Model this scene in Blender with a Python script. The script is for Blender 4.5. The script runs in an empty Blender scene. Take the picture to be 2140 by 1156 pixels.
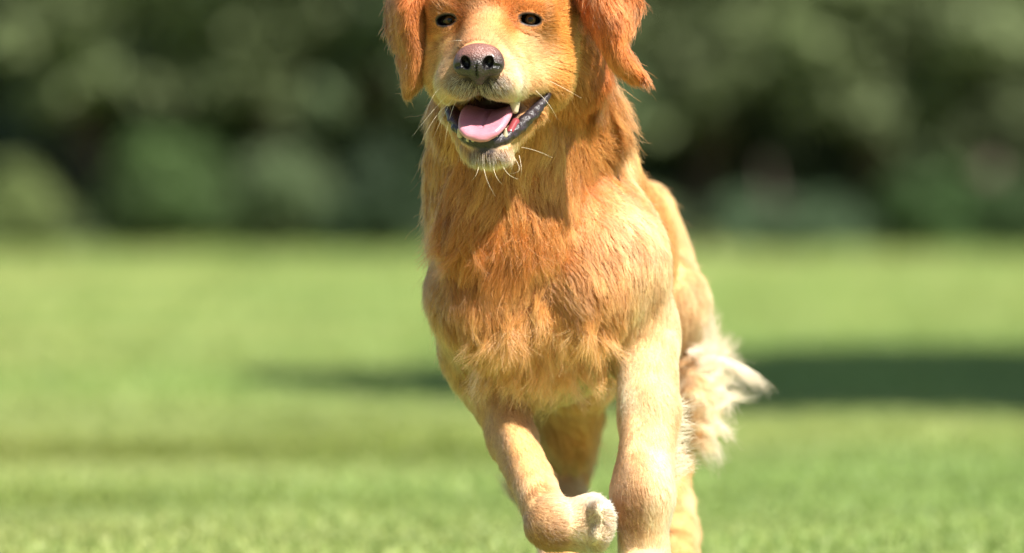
import bpy, math, time
import numpy as np
from mathutils import Vector, kdtree
T0 = time.time()
sc = bpy.context.scene
C = sc.collection
rng = np.random.default_rng(7)

# ------------------------------------------------------------------ camera, sky, sun
FPX = 300 / 36 * 2140          # focal length in photo pixels
CD, CH, HY = 8.3, 0.42, 428.0  # camera distance, height, horizon row
cam = bpy.data.cameras.new('camera')
cam.lens = 300; cam.sensor_width = 36
cam.shift_y = -(578 - HY) / 2140
cam.clip_start = 0.5; cam.clip_end = 1500
cam.dof.use_dof = True; cam.dof.focus_distance = CD - 0.03; cam.dof.aperture_fstop = 5.0
camo = bpy.data.objects.new('camera', cam); C.objects.link(camo)
camo.location = (0, -CD, CH); camo.rotation_euler = (math.pi / 2, 0, 0)
sc.camera = camo

SUN = np.array([0.43, -0.49, 0.76]); SUN /= np.linalg.norm(SUN)
world = bpy.data.worlds.new('World'); sc.world = world; world.use_nodes = True
wn = world.node_tree
sky = wn.nodes.new('ShaderNodeTexSky'); sky.sky_type = 'NISHITA'; sky.sun_disc = False
sky.sun_elevation = math.asin(SUN[2]); sky.sun_rotation = math.atan2(SUN[0], SUN[1])
bg = wn.nodes['Background']; bg.inputs['Strength'].default_value = 0.05
wn.links.new(sky.outputs[0], bg.inputs[0])
sl = bpy.data.lights.new('sun', 'SUN'); sl.energy = 5.0; sl.angle = math.radians(0.5); sl.color = (1, 0.95, 0.86)
so = bpy.data.objects.new('sun', sl); C.objects.link(so)
so.rotation_euler = Vector(SUN).to_track_quat('Z', 'Y').to_euler(); so.location = (4, -4, 8)
sc.view_settings.view_transform = 'Standard'; sc.view_settings.look = 'None'
sc.view_settings.exposure = 1.45; sc.view_settings.gamma = 1
sc.cycles.max_bounces = 8; sc.cycles.transparent_max_bounces = 16; sc.cycles.transmission_bounces = 6
sc.cycles_curves.shape = 'RIBBONS'; sc.cycles_curves.subdivisions = 2

def U(px, py, Y):
    """photo pixel at depth Y (metres behind the dog's brow) -> world point"""
    s = (CD + Y) / FPX
    return np.array([(px - 1070) * s, Y, CH - (py - HY) * s])

def tag(o, label=None, cat=None, group=None, kind=None):
    for k, v in (('label', label), ('category', cat), ('group', group), ('kind', kind)):
        if v: o[k] = v
    return o

def mesh_obj(name, v, f, mat, parent=None, smooth=True, attrs=None):
    """v (n,3), f (m,3|4) -> one object"""
    v = np.asarray(v, np.float32); f = np.asarray(f, np.int32)
    me = bpy.data.meshes.new(name)
    me.vertices.add(len(v)); me.vertices.foreach_set('co', v.ravel())
    k = f.shape[1]
    me.loops.add(f.size); me.loops.foreach_set('vertex_index', f.ravel())
    me.polygons.add(len(f)); me.polygons.foreach_set('loop_start', np.arange(len(f), dtype=np.int32) * k)
    me.polygons.foreach_set('loop_total', np.full(len(f), k, np.int32))
    me.update(calc_edges=True); me.validate()
    if smooth: me.polygons.foreach_set('use_smooth', np.ones(len(me.polygons), bool))
    for an, (kind, data) in (attrs or {}).items():
        a = me.attributes.new(an, kind, 'POINT')
        a.data.foreach_set('color' if kind == 'FLOAT_COLOR' else 'value', np.asarray(data, np.float32).ravel())
    me.materials.append(mat)
    o = bpy.data.objects.new(name, me); C.objects.link(o)
    if parent: o.parent = parent
    return o

def empty(name, loc=(0, 0, 0)):
    o = bpy.data.objects.new(name, None); C.objects.link(o); o.location = loc
    return o

class NT:
    def __init__(s, name):
        s.m = bpy.data.materials.new(name); s.m.use_nodes = True
        s.t = s.m.node_tree; s.b = s.t.nodes['Principled BSDF']; s.out = s.t.nodes['Material Output']
    def n(s, ty, **kw):
        x = s.t.nodes.new(ty)
        for k, v in kw.items():
            if k in x.inputs: x.inputs[k].default_value = v
            else: setattr(x, k, v)
        return x
    def l(s, a, b): s.t.links.new(a, b)
    def attr(s, name): return s.n('ShaderNodeAttribute', attribute_name=name)
    def noise(s, scale, detail=3, vec=None):
        x = s.n('ShaderNodeTexNoise', Scale=scale, Detail=detail)
        if vec is None:
            g = s.n('ShaderNodeNewGeometry'); vec = g.outputs['Position']
        s.l(vec, x.inputs['Vector']); return x
    def ramp(s, fac, stops):
        r = s.n('ShaderNodeValToRGB'); e = r.color_ramp.elements
        while len(e) < len(stops): e.new(0.5)
        for i, (p, c) in enumerate(stops): e[i].position = p; e[i].color = (*c, 1)
        s.l(fac, r.inputs[0]); return r

def vnoise(p, scale, seed, oct=2):
    """smooth vector noise (n,3) from sums of sines"""
    r = np.random.default_rng(seed); out = np.zeros((len(p), 3), np.float32)
    for o in range(oct):
        for _ in range(5):
            K = r.normal(size=(3, 3)) * (2.2 ** o) / scale
            ph = r.uniform(0, 6.28, 3)
            out += np.sin(p @ K.T + ph).astype(np.float32) / (5 ** .5) * (0.6 ** o)
    return out

# ------------------------------------------------------------------ meadow
g = NT('meadow')
n1 = g.noise(0.35, 4); n2 = g.noise(2.2, 4)
r1 = g.ramp(n1.outputs['Fac'], [(0.38, (0.155, 0.225, 0.055)), (0.62, (0.27, 0.295, 0.105))])
r2 = g.ramp(n2.outputs['Fac'], [(0.35, (0.155, 0.225, 0.055)), (0.65, (0.27, 0.295, 0.105))])
mx = g.n('ShaderNodeMixRGB', Fac=0.45); g.l(r1.outputs[0], mx.inputs[1]); g.l(r2.outputs[0], mx.inputs[2])
g.l(mx.outputs[0], g.b.inputs['Base Color']); g.b.inputs['Roughness'].default_value = 1
g.b.inputs['Specular IOR Level'].default_value = 0.1
xs = np.linspace(-160, 160, 161); ys = np.linspace(-160, 290, 226)
gx, gy = np.meshgrid(xs, ys, indexing='ij')
gz = 0.0 * gx
idx = np.arange(gx.size).reshape(gx.shape)
gf = np.stack([idx[:-1, :-1], idx[1:, :-1], idx[1:, 1:], idx[:-1, 1:]], -1).reshape(-1, 4)
tag(mesh_obj('meadow', np.stack([gx, gy, gz], -1).reshape(-1, 3), gf, g.m), kind='structure')

# grass blades: dense where the frame sees single blades, sparser behind
g = NT('grass_blade')
a = g.attr('tint'); g.l(a.outputs['Color'], g.b.inputs['Base Color'])
g.b.inputs['Roughness'].default_value = 0.55
tr = g.n('ShaderNodeBsdfTranslucent'); g.l(a.outputs['Color'], tr.inputs['Color'])
ms = g.n('ShaderNodeMixShader', Fac=0.5); g.l(g.b.outputs[0], ms.inputs[1]); g.l(tr.outputs[0], ms.inputs[2])
g.l(ms.outputs[0], g.out.inputs['Surface'])
def grass():
    def field(n, y0, y1, hw0, hw1, h):
        t = rng.random(n) ** 0.8
        y = y0 + (y1 - y0) * t; hw = hw0 + (hw1 - hw0) * t
        return np.stack([rng.uniform(-1, 1, n) * hw, y, np.zeros(n)], -1), rng.uniform(.6, 1.2, n) * h
    zones = [(280000, -1.5, 9, 1.7, 2.4), (70000, 9, 20, 2.4, 3.2), (50000, 20, 36, 3.2, 4.6), (40000, 36, 57, 4.6, 7)]
    P = np.concatenate([field(*zz, 1)[0] for zz in zones])
    far = np.clip((P[:, 1] - 2) / 30, 0, 2); H = (0.014 + 0.035 * far) * rng.uniform(.6, 1.2, len(P))
    nz = vnoise(P, 0.45, 3)[:, 0]; nz2 = vnoise(P, 1.6, 5)[:, 1]
    H = H * np.clip(1 + .45 * nz, .35, 1.9)
    keep = (P[:, 1] > 2.6 + .5 * nz2) | (rng.random(len(P)) < .5)
    P, H, nz, nz2, far = P[keep], H[keep], nz[keep], nz2[keep], far[keep]
    n = len(P); w = (0.0020 + 0.0045 * far) * rng.uniform(.8, 1.6, n)
    an = rng.uniform(0, 6.28, n); side = np.stack([np.cos(an), np.sin(an), 0 * an], -1)
    lean = np.stack([rng.normal(0, .45, n), rng.normal(0, .45, n), 0 * an], -1)
    ps = []
    for s, ww in ((0, 1), (.55, .8)):
        c = P + lean * (H * s * s)[:, None]; c[:, 2] = H * s
        ps += [c - side * (w * ww)[:, None], c + side * (w * ww)[:, None]]
    c = P + lean * H[:, None]; c[:, 2] = H * .93; ps.append(c)
    V = np.stack(ps, 1).reshape(-1, 3); b = np.arange(n)[:, None] * 5
    F = np.concatenate([b + [0, 1, 3], b + [0, 3, 2], b + [2, 3, 4]])
    dry = np.clip(0.28 + .30 * nz2 + rng.normal(0, .15, n) + .40 * np.clip((3.6 - P[:, 1]) / 1.2, 0, 1), 0, 1)[:, None]
    green = np.array([0.225, 0.32, 0.090]); yel = np.array([0.40, 0.40, 0.145])
    col = green * (1 - dry) + yel * dry
    col = col * (1 + .12 * nz)[:, None] * rng.uniform(.92, 1.08, (n, 1))
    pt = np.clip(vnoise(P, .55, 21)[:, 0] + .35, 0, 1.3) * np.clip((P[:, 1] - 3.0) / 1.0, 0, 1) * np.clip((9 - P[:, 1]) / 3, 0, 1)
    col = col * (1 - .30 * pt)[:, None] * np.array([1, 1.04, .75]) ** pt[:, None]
    col = np.clip(np.repeat(col, 5, 0), .01, .6); col = np.concatenate([col, np.ones((len(col), 1))], 1)
    o = mesh_obj('grass', V, F, g.m, smooth=False, attrs={'tint': ('FLOAT_COLOR', col)})
    tag(o, 'short green grass covering the meadow behind the running dog', 'grass', kind='stuff')
grass()

# ------------------------------------------------------------------ trees
def leaf_mat(name, scale=1.0):
    g = NT(name)
    a = g.attr('tint'); g.l(a.outputs['Color'], g.b.inputs['Base Color'])
    g.b.inputs['Roughness'].default_value = 0.8
    tr = g.n('ShaderNodeBsdfTranslucent'); g.l(a.outputs['Color'], tr.inputs['Color'])
    ms = g.n('ShaderNodeMixShader', Fac=0.45); g.l(g.b.outputs[0], ms.inputs[1]); g.l(tr.outputs[0], ms.inputs[2])
    g.l(ms.outputs[0], g.out.inputs['Surface']); return g.m
M_leaf = leaf_mat('leaf')
g = NT('bark'); nn = g.noise(9, 5)
rr = g.ramp(nn.outputs['Fac'], [(.3, (.045, .035, .025)), (.7, (.13, .10, .075))]); g.l(rr.outputs[0], g.b.inputs['Base Color'])
g.b.inputs['Roughness'].default_value = .95; M_bark = g.m

def tube(pts, rad, nseg=8):
    pts = np.asarray(pts, float); rad = np.asarray(rad, float); n = len(pts)
    t = np.gradient(pts, axis=0); t /= np.linalg.norm(t, axis=1)[:, None] + 1e-9
    ref = np.array([0.31, 0.12, 0.94]) if abs(t[0, 2]) < .8 else np.array([1., .1, 0])
    x = np.cross(t, ref); x /= np.linalg.norm(x, axis=1)[:, None]; y = np.cross(t, x)
    a = np.arange(nseg) / nseg * 2 * np.pi
    V = pts[:, None] + rad[:, None, None] * (np.cos(a)[None, :, None] * x[:, None] + np.sin(a)[None, :, None] * y[:, None])
    i = np.arange(n - 1)[:, None] * nseg; j = np.arange(nseg)[None]; k = (j + 1) % nseg
    F = np.stack([i + j, i + k, i + k + nseg, i + j + nseg], -1).reshape(-1, 4)
    return V.reshape(-1, 3), F

def leaves(blobs, n, size, tint, dark=.0):
    """leaf quads spread through ellipsoid clumps (x,y,z,r)"""
    B = np.array(blobs); w = B[:, 3] ** 2; pick = rng.choice(len(B), n, p=w / w.sum())
    d = rng.normal(size=(n, 3)); d /= np.linalg.norm(d, axis=1)[:, None]
    r = rng.uniform(.35, 1.0, n) ** .6
    P = B[pick, :3] + d * (r * B[pick, 3])[:, None] * [1, 1, .8]
    P += vnoise(P, .5, 11) * .10 * B[pick, 3:4]
    nrm = d * .6 + rng.normal(size=(n, 3)) * .6; nrm[:, 2] += .5; nrm /= np.linalg.norm(nrm, axis=1)[:, None]
    a = np.cross(nrm, rng.normal(size=(n, 3))); a /= np.linalg.norm(a, axis=1)[:, None]; b = np.cross(nrm, a)
    s = size * rng.uniform(.6, 1.4, n)[:, None]
    V = np.stack([P - a * s, P - b * s * .5, P + a * s, P + b * s * .5], 1).reshape(-1, 3)
    F = np.arange(n * 4).reshape(-1, 4)
    V = V[:]; V[:, 2] = np.maximum(V[:, 2], .01)
    tn = np.array(tint) * np.clip(1 + .28 * vnoise(P, .8, 12)[:, :1], .4, 1.8) * rng.uniform(.85, 1.15, (n, 1)) * rng.uniform(.8, 1.2, len(B))[pick][:, None]
    tn = np.repeat(np.clip(tn, .004, .5), 4, 0)
    return V, F, {'tint': ('FLOAT_COLOR', np.concatenate([tn, np.ones((len(tn), 1))], 1))}

def tree(x, y, h, blobs, n, size, tint, label, cat='tree', group=None, name='tree', tr_r=.16):
    root = empty(name, (x, y, 0)); tag(root, label, cat, group)
    top = np.array([x, y, h]); V = []; F = []; o = 0
    def add(p, r):
        nonlocal o
        v, f = tube(p, r); V.append(v); F.append(f + o); o += len(v)
    k = 7; t = np.linspace(0, 1, k)
    jit = rng.normal(0, .05 * h * .3, (k, 3)); jit[0] = 0; jit[:, 2] = 0
    tp = np.array([x, y, -.05]) + t[:, None] * (top * .8 - np.array([x, y, 0]) * .8) + jit
    add(tp, tr_r * (1 - .75 * t))
    for b in blobs[:14]:
        b = np.array(b[:3]); s = tp[min(k - 2, max(1, int(k * .8 * min(1, max(.1, (b[2] - .6) / h)))))]
        m = (s + b) / 2 + rng.normal(0, .1, 3) + [0, 0, .15]
        add([s, m, b], [tr_r * .35, tr_r * .22, tr_r * .08])
    tk = mesh_obj('trunk', np.concatenate(V) - [x, y, 0], np.concatenate(F), M_bark, root)
    v, f, at = leaves(blobs, n, size, tint)
    cr = mesh_obj('crown', v - [x, y, 0], f, M_leaf, root, smooth=False, attrs=at)
    return root

TY = 57.0      # wood edge, metres behind the dog
def PB(px, py, r, dy=0):      # foliage clump whose centre stands at TY+dy and shows at this place
    p = U(px, py, TY + dy); r *= .8; return (p[0], p[1], max(p[2], r * .35), r)
def crown_up(x, y, z0, z1, R, k):
    out = []
    for _ in range(k):
        t = rng.random(); z = z0 + (z1 - z0) * t; rr = R * (1 - .55 * t)
        a = rng.uniform(0, 6.28); q = rr * rng.random() ** .5
        out.append((x + q * math.cos(a), y + q * math.sin(a) * .8, z, rng.uniform(.55, 1.0)))
    return out
OL = (.19, .235, .105); GR = (.15, .21, .095); BL = (.10, .16, .08); YL = (.19, .24, .085)
edge = [
 # px of stem, tint, blobs, label
 (230, OL, [PB(60, 40, .42), PB(200, 60, .40), PB(235, 150, .36), PB(130, 190, .30), PB(110, -40, .6), PB(240, -60, .7)], 'olive leafy tree at the left end of the blurred wood edge'),
 (520, OL, [PB(390, 40, .36), PB(560, 130, .34), PB(590, 30, .5), PB(500, -50, .7), PB(390, 140, .20), PB(660, -20, .5)], 'olive leafy tree between the left end and the dog, blurred'),
 (800, GR, [PB(790, 20, .42), PB(760, 90, .24), PB(860, -30, .7), PB(960, 20, .7), PB(1050, -40, .8)], 'dark green tree directly behind the dog head, blurred'),
 (1420, OL, [PB(1390, 90, .40), PB(1480, 190, .40), PB(1530, 40, .46), PB(1400, -30, .6), PB(1300, 20, .6)], 'pale olive tree just right of the dog ear, blurred'),
 (1800, OL, [PB(1650, 150, .38), PB(1760, 190, .44), PB(1850, 230, .42), PB(1720, 60, .42), PB(1850, 60, .5), PB(1800, -50, .8), PB(1690, -60, .5)], 'broad pale green tree with low hanging branches, right of the dog'),
 (2090, OL, [PB(1990, 110, .40), PB(2080, 200, .40), PB(2020, 290, .30), PB(2110, 60, .6), PB(2150, 300, .4), PB(2050, -50, .8)], 'olive tree at the right end of the blurred wood edge'),
]
for px, tint, bl, lab in edge:
    b = U(px, 500, TY + .8); x = b[0]
    up = crown_up(x, TY + 1.2, 2.6, 8.5, 3.0, 26)
    tree(x, TY + 1.2, 8.0, bl + [(x + rng.uniform(-1.5, 1.5) * r, y + rng.uniform(-1, .3) * r, max(1.0, z + rng.uniform(-1.6, 1.0) * r), r * rng.uniform(.25, .6)) for x, y, z, r in bl for _ in range(3)] + up, 30000, .085, tint, lab)
shr = [
 (70, YL, [PB(60, 420, .36), PB(110, 450, .28), PB(20, 450, .3)], 'low olive bush at the far left of the wood edge'),
 (330, (.10, .17, .05), [PB(330, 330, .34), PB(300, 400, .36), PB(380, 410, .38), PB(440, 430, .32), PB(410, 360, .30)], 'sunlit green bush left of the dog, largest of the low bushes'),
 (600, GR, [PB(580, 380, .36), PB(640, 410, .30), PB(540, 440, .22)], 'dull green low bush between the sunlit bush and the dog'),
 (790, (.075, .13, .06), [PB(780, 400, .34), PB(830, 430, .32), PB(720, 450, .26)], 'blue green low bush touching the dog neck outline on the left'),
 (1600, BL, [PB(1540, 460, .34), PB(1660, 470, .32), PB(1750, 480, .26)], 'dark low bush to the right of the dog back'),
 (1980, (.06, .115, .035), [PB(1900, 440, .34), PB(1990, 465, .36), PB(2100, 480, .30), PB(2060, 430, .24)], 'dark green low bush near the right end of the wood edge'),
]
for px, tint, bl, lab in shr:
    bl = [(x, y - .8, z, r * .95) for x, y, z, r in bl]
    bl += [(x + rng.uniform(-1.2, 1.2) * r, y + rng.uniform(-.8, .3) * r, max(.1, z + rng.uniform(-1, 1.5) * r), r * rng.uniform(.3, .6)) for x, y, z, r in bl for _ in range(3)]
    b = U(px, 500, TY - .2)
    tree(b[0], TY - .6, 1.0, bl, 7000, .06, tint, lab, 'bush', name='bush', tr_r=.05)
# the wood behind, one mass
wb = []
for _ in range(480):
    x = rng.uniform(-12, 12); y = rng.uniform(TY + 3.0, TY + 8); wb.append((x, y, rng.uniform(.2, 6.5), rng.uniform(.8, 1.5)))
v, f, at = leaves(wb, 150000, .20, (.15, .20, .11))
tag(mesh_obj('woodland', v, f, M_leaf, smooth=False, attrs=at), 'dark blurred woodland filling the background above the meadow', 'woodland', kind='stuff')
vv = []
for _ in range(230):
    x = rng.uniform(-12, 12); z = abs(rng.normal(0, .55)) + .05; vv.append((x, rng.uniform(TY + .1, TY + 2.2) + z, z, rng.uniform(.22, .50)))
v, f, at = leaves(vv, 100000, .06, (.13, .185, .085))
tag(mesh_obj('undergrowth', v, f, M_leaf, smooth=False, attrs=at), 'low dark green undergrowth along the foot of the blurred trees', 'undergrowth', kind='stuff')
# the tree outside the frame whose shade crosses the meadow
tx, ty = 3.90 + 5.2 * SUN[0] / SUN[2], 11.6 + 5.2 * SUN[1] / SUN[2]
bl = [(tx + a, ty + b, 5.2 + c, r) for a, b, c, r in [(-2.9, -.3, 0, 1.5), (-2.2, 1.8, 0, 1.7), (-2.1, -1.8, 0, 1.7), (-1.4, 1.8, .1, 2.1), (-1.2, -1.8, .2, 2.1), (0, 0, 0, 2.4), (.9, 2.5, .1, 1.9), (1.0, -2.5, -.1, 1.9), (2.2, .3, .1, 1.8), (0, 1.8, .3, 1.5), (0, -1.9, .4, 1.5), (3.4, -.4, 0, 1.9), (3.2, 2.0, 0, 1.6), (3.2, -2.0, 0, 1.6)]]
tree(tx, ty, 5.0, bl, 80000, .17, GR, 'broad green tree standing right of the frame, shading the meadow')

# ------------------------------------------------------------------ signed distance modelling
def smin(a, b, k):
    h = np.clip(.5 + .5 * (b - a) / k, 0, 1)
    return b + (a - b) * h - k * h * (1 - h)

class Cone:
    def __init__(s, a, b, ra, rb, k=.03, **kw):
        s.a, s.b, s.ra, s.rb, s.k = map(lambda q: np.asarray(q, np.float32), (a, b, ra, rb, k)); s.kw = kw
        m = max(ra, rb); s.lo = np.minimum(s.a, s.b) - m; s.hi = np.maximum(s.a, s.b) + m
        d = s.b - s.a; s.dir = d / (np.linalg.norm(d) + 1e-9)
    def d(s, x, y, z):
        ba = s.b - s.a; px, py, pz = x - s.a[0], y - s.a[1], z - s.a[2]
        h = np.clip((px * ba[0] + py * ba[1] + pz * ba[2]) / (ba @ ba), 0, 1)
        return np.sqrt((px - h * ba[0]) ** 2 + (py - h * ba[1]) ** 2 + (pz - h * ba[2]) ** 2) - (s.ra + (s.rb - s.ra) * h)

class Ell:
    def __init__(s, c, r, R=None, k=.03, **kw):
        s.c = np.asarray(c, np.float32); s.r = np.asarray(r, np.float32); s.R = np.eye(3) if R is None else np.asarray(R)
        s.R = s.R.astype(np.float32); s.k = np.float32(k); s.kw = kw; m = s.r.max(); s.lo = s.c - m; s.hi = s.c + m
        s.dir = np.array([0, 0, -1.])
    def d(s, x, y, z):
        x, y, z = x - s.c[0], y - s.c[1], z - s.c[2]; R = s.R      # columns of R: local axes in world
        q = [x * R[0, i] + y * R[1, i] + z * R[2, i] for i in range(3)]
        k0 = np.sqrt(sum((q[i] / s.r[i]) ** 2 for i in range(3)))
        k1 = np.sqrt(sum((q[i] / s.r[i] ** 2) ** 2 for i in range(3))) + 1e-6
        return k0 * (k0 - 1) / k1

class Sheet:
    """curved flap: spheres along an interpolated grid of points"""
    def __init__(s, rows, rad, nu=14, nv=26, k=.01, **kw):
        rows = np.asarray(rows, float)             # (R, 3, 3) left/mid/right
        R = len(rows); tv = np.linspace(0, R - 1, nv); u = np.linspace(0, 1, nu)
        rr = np.stack([np.interp(tv, range(R), rows[:, i, j]) for i in range(rows.shape[1]) for j in range(3)], -1).reshape(nv, rows.shape[1], 3)
        for _ in range(2): rr[1:-1] = .25 * rr[:-2] + .5 * rr[1:-1] + .25 * rr[2:]
        a, b, c = rr[:, 0], rr[:, 1], rr[:, 2]; u = u[None, :, None]
        b2 = 2 * b - .5 * (a + c)
        s.P = ((1 - u) ** 2 * a[:, None] + 2 * u * (1 - u) * b2[:, None] + u * u * c[:, None])
        s.F = np.gradient(s.P, axis=0); s.F /= np.linalg.norm(s.F, axis=-1, keepdims=True) + 1e-9
        s.P = s.P.reshape(-1, 3).astype(np.float32); s.F = s.F.reshape(-1, 3)
        s.rad = rad; s.k = np.float32(k); s.kw = kw; s.lo = s.P.min(0) - rad; s.hi = s.P.max(0) + rad; s.dir = np.array([0, 0, -1.])
    def d(s, x, y, z):
        shp = np.broadcast_shapes(x.shape, y.shape, z.shape)
        Q = np.stack([np.broadcast_to(q, shp).ravel() for q in (x, y, z)], -1).astype(np.float32)
        out = np.empty(len(Q), np.float32); PP = (s.P ** 2).sum(1)
        for i in range(0, len(Q), 20000):
            q = Q[i:i + 20000]; out[i:i + 20000] = ((q ** 2).sum(1)[:, None] - 2 * q @ s.P.T + PP).min(1)
        return (np.sqrt(np.maximum(out, 0)) - s.rad).reshape(shp)

def surface_nets(F, ax):
    S = F < 0
    nx, ny, nz = F.shape
    cnt = np.zeros((nx - 1, ny - 1, nz - 1), np.uint8)
    for i in (0, 1):
        for j in (0, 1):
            for k in (0, 1): cnt += S[i:nx - 1 + i, j:ny - 1 + j, k:nz - 1 + k]
    act = np.argwhere((cnt > 0) & (cnt < 8)); del cnt
    ids = np.full((nx - 1, ny - 1, nz - 1), -1, np.int32); ids[tuple(act.T)] = np.arange(len(act))
    acc = np.zeros((len(act), 3)); num = np.zeros(len(act))
    A = [np.asarray(a) for a in ax]
    corners = [(i, j, k) for i in (0, 1) for j in (0, 1) for k in (0, 1)]
    for c0 in corners:
        for d in range(3):
            if c0[d]: continue
            c1 = list(c0); c1[d] = 1
            i0 = act + c0; i1 = act + c1
            f0 = F[tuple(i0.T)]; f1 = F[tuple(i1.T)]; m = (f0 < 0) != (f1 < 0)
            t = np.where(m, f0 / np.where(m, f0 - f1, 1), 0)
            p0 = np.stack([A[q][i0[:, q]] for q in range(3)], -1); p1 = np.stack([A[q][i1[:, q]] for q in range(3)], -1)
            acc += np.where(m[:, None], p0 + (p1 - p0) * t[:, None], 0); num += m
    V = acc / num[:, None]
    quads = []
    for d in range(3):
        sl0 = [slice(1, -1)] * 3; sl1 = [slice(1, -1)] * 3
        sl0[d] = slice(0, -1); sl1[d] = slice(1, None)
        e = S[tuple(sl0)] != S[tuple(sl1)]
        q = np.argwhere(e); off = np.ones(3, int); off[d] = 0; q = q + off
        ins = S[tuple(q.T)]
        a, b = [(1, 2), (2, 0), (0, 1)][d]
        ea = np.zeros(3, int); ea[a] = 1; eb = np.zeros(3, int); eb[b] = 1
        w = [ids[tuple((q - ea * i - eb * j).T)] for i, j in ((0, 0), (1, 0), (1, 1), (0, 1))]
        f = np.stack(w, -1); f[~ins] = f[~ins][:, ::-1]
        quads.append(f[(f >= 0).all(1)])
    return V.astype(np.float32), np.concatenate(quads)

def field(ax, prims, cuts=(), init=.3):
    F = np.full([len(a) for a in ax], init, np.float32)
    def sub(p, m):
        sl = []
        for i in range(3):
            lo = np.searchsorted(ax[i], p.lo[i] - m); hi = np.searchsorted(ax[i], p.hi[i] + m); sl.append(slice(max(lo, 0), hi))
        X, Y, Z = (ax[i][sl[i]].astype(np.float32) for i in range(3))
        return tuple(sl), (X[:, None, None], Y[None, :, None], Z[None, None, :])
    for p in prims:
        sl, g3 = sub(p, float(p.k) * 2 + .012)
        if 0 in F[sl].shape: continue
        F[sl] = smin(F[sl], p.d(*g3), p.k)
    for p in cuts:
        sl, g3 = sub(p, float(p.k) * 2 + .01)
        if 0 in F[sl].shape: continue
        F[sl] = -smin(-F[sl], p.d(*g3), p.k)
    return F

def relax(V, Fq, it=1, w=.5):
    for _ in range(it):
        acc = np.zeros_like(V); num = np.zeros(len(V), np.float32)
        for a, b in ((0, 1), (1, 2), (2, 3), (3, 0)):
            for i, j in ((a, b), (b, a)):
                for c in range(3): acc[:, c] += np.bincount(Fq[:, i], V[Fq[:, j], c], len(V))
                num += np.bincount(Fq[:, i], minlength=len(V))
        V = V * (1 - w) + w * acc / np.maximum(num, 1)[:, None]
    return V

# ------------------------------------------------------------------ the dog
EYE = U(1023, 41, 0.0)
yaw, pit, rol = math.radians(-9), math.radians(0), math.radians(0)
cy, sy = math.cos(yaw), math.sin(yaw)
RH = np.array([[cy, -sy, 0], [sy, cy, 0], [0, 0, 1.]])       # columns: head axes (x right, y back, z up)
def H(x, y, z): return EYE + RH @ (np.array([x, y, z]) * .01)
def HL(P): return (P - EYE) @ RH * 100                         # world -> head local, cm

def f_face(P):                       # hair lies back from the nose over the face
    q = HL(P); d = q - np.array([0, -8.5, -4.4]); d[:, 1] *= 1.6
    n = np.linalg.norm(d, axis=1)[:, None]; d = d / (n + 1e-6)
    below = np.clip((-5.2 - q[:, 2]) / 2.5, 0, 1)[:, None]
    d = d * (1 - .35 * below) + np.array([0, .25, -.75]) * below
    for ex in ((-3.95, -.05), (4.0, 0)):
        v = np.stack([q[:, 0] - ex[0], 0 * q[:, 0] + .25, (q[:, 2] - ex[1]) * 1.5], -1); r = np.linalg.norm(v, axis=1)[:, None]
        a = np.clip(1.9 - r, 0, 1) * (q[:, 1:2] < 2); d = d * (1 - a) + v / (r + 1e-6) * a
    return d @ RH.T
def f_ruff(P):                       # neck hair falls down and outwards from the throat line
    out = np.stack([np.sign(P[:, 0] - .0) * np.clip(np.abs(P[:, 0]) / .10, 0, 1) * .35, 0 * P[:, 0] - .05, -np.ones(len(P))], -1)
    return out
def f_ruff_r(P): return np.tile([1, -.1, -.10], (len(P), 1))
RED = (.56, .18, .042); GOLD = (.65, .28, .08); TAN = (.66, .34, .125); CREAM = (.70, .435, .205); WHITE = (.80, .66, .46); DARK = (.30, .10, .02)
HEADC = (.55, .18, .042)
def hk(**k): return dict(dict(col=HEADC, L=.013, flow=f_face, lift=.28), **k)
P = []
cm = .01
def hE(x, y, z, rx, ry, rz, k=1.2, tilt=0, **kw):
    t = math.radians(tilt); Rt = np.array([[1, 0, 0], [0, math.cos(t), -math.sin(t)], [0, math.sin(t), math.cos(t)]])
    P.append(Ell(H(x, y, z), np.array([rx, ry, rz]) * cm, RH @ Rt, k=k * cm, **hk(**kw)))
def hC(a, b, ra, rb, k=1.2, **kw): P.append(Cone(H(*a), H(*b), ra * cm, rb * cm, k=k * cm, **hk(**kw)))
# skull
hE(0, 5.2, 2.8, 6.6, 7.2, 5.8, L=.016)
for s in (-1, 1):
    hE(s * 3.9, 4.6, -2.6, 3.3, 4.6, 5.0, k=2, L=.014, col=GOLD)
    hE(s * 3.5, .35, 1.35, 2.2, 1.55, .85, k=.9)                     # brow
    hE(4.9 if s > 0 else -4.1, 3.2, -5.6 if s > 0 else -5.2, 2.1 if s > 0 else 1.7, 3.6, 2.6, k=1.6, L=.026, col=TAN)  # cheek above the mouth corner
hE(0, 1.2, .8, 3.4, 2.6, 2.6, k=1.5)
# muzzle
hC((0, -.2, -1.6), (0, -7.6, -3.9), 2.9, 2.0, k=1.6, L=.006)
for s in (-1, 1):
    hC((s * 2.5, -.5, -3.6), (s * 1.7, -7.0, -5.2), 2.2, 1.55, k=1.2, L=.007, col=TAN)
    hE(.2 + s * 1.75, -7.3, -6.2, 1.75, 1.7, 1.45, k=.9, L=.007, col=WHITE)               # whisker pad
    hE(s * 2.8, -4.6, -6.4, 1.5, 3.2, 1.7, k=1.1, tilt=-8, L=.010, col=CREAM)       # flew
    hE(4.3 if s > 0 else -3.5, -.6, -6.0, 1.35, 3.0, 1.4, k=1.6, tilt=0, L=.012, col=TAN)
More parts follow.
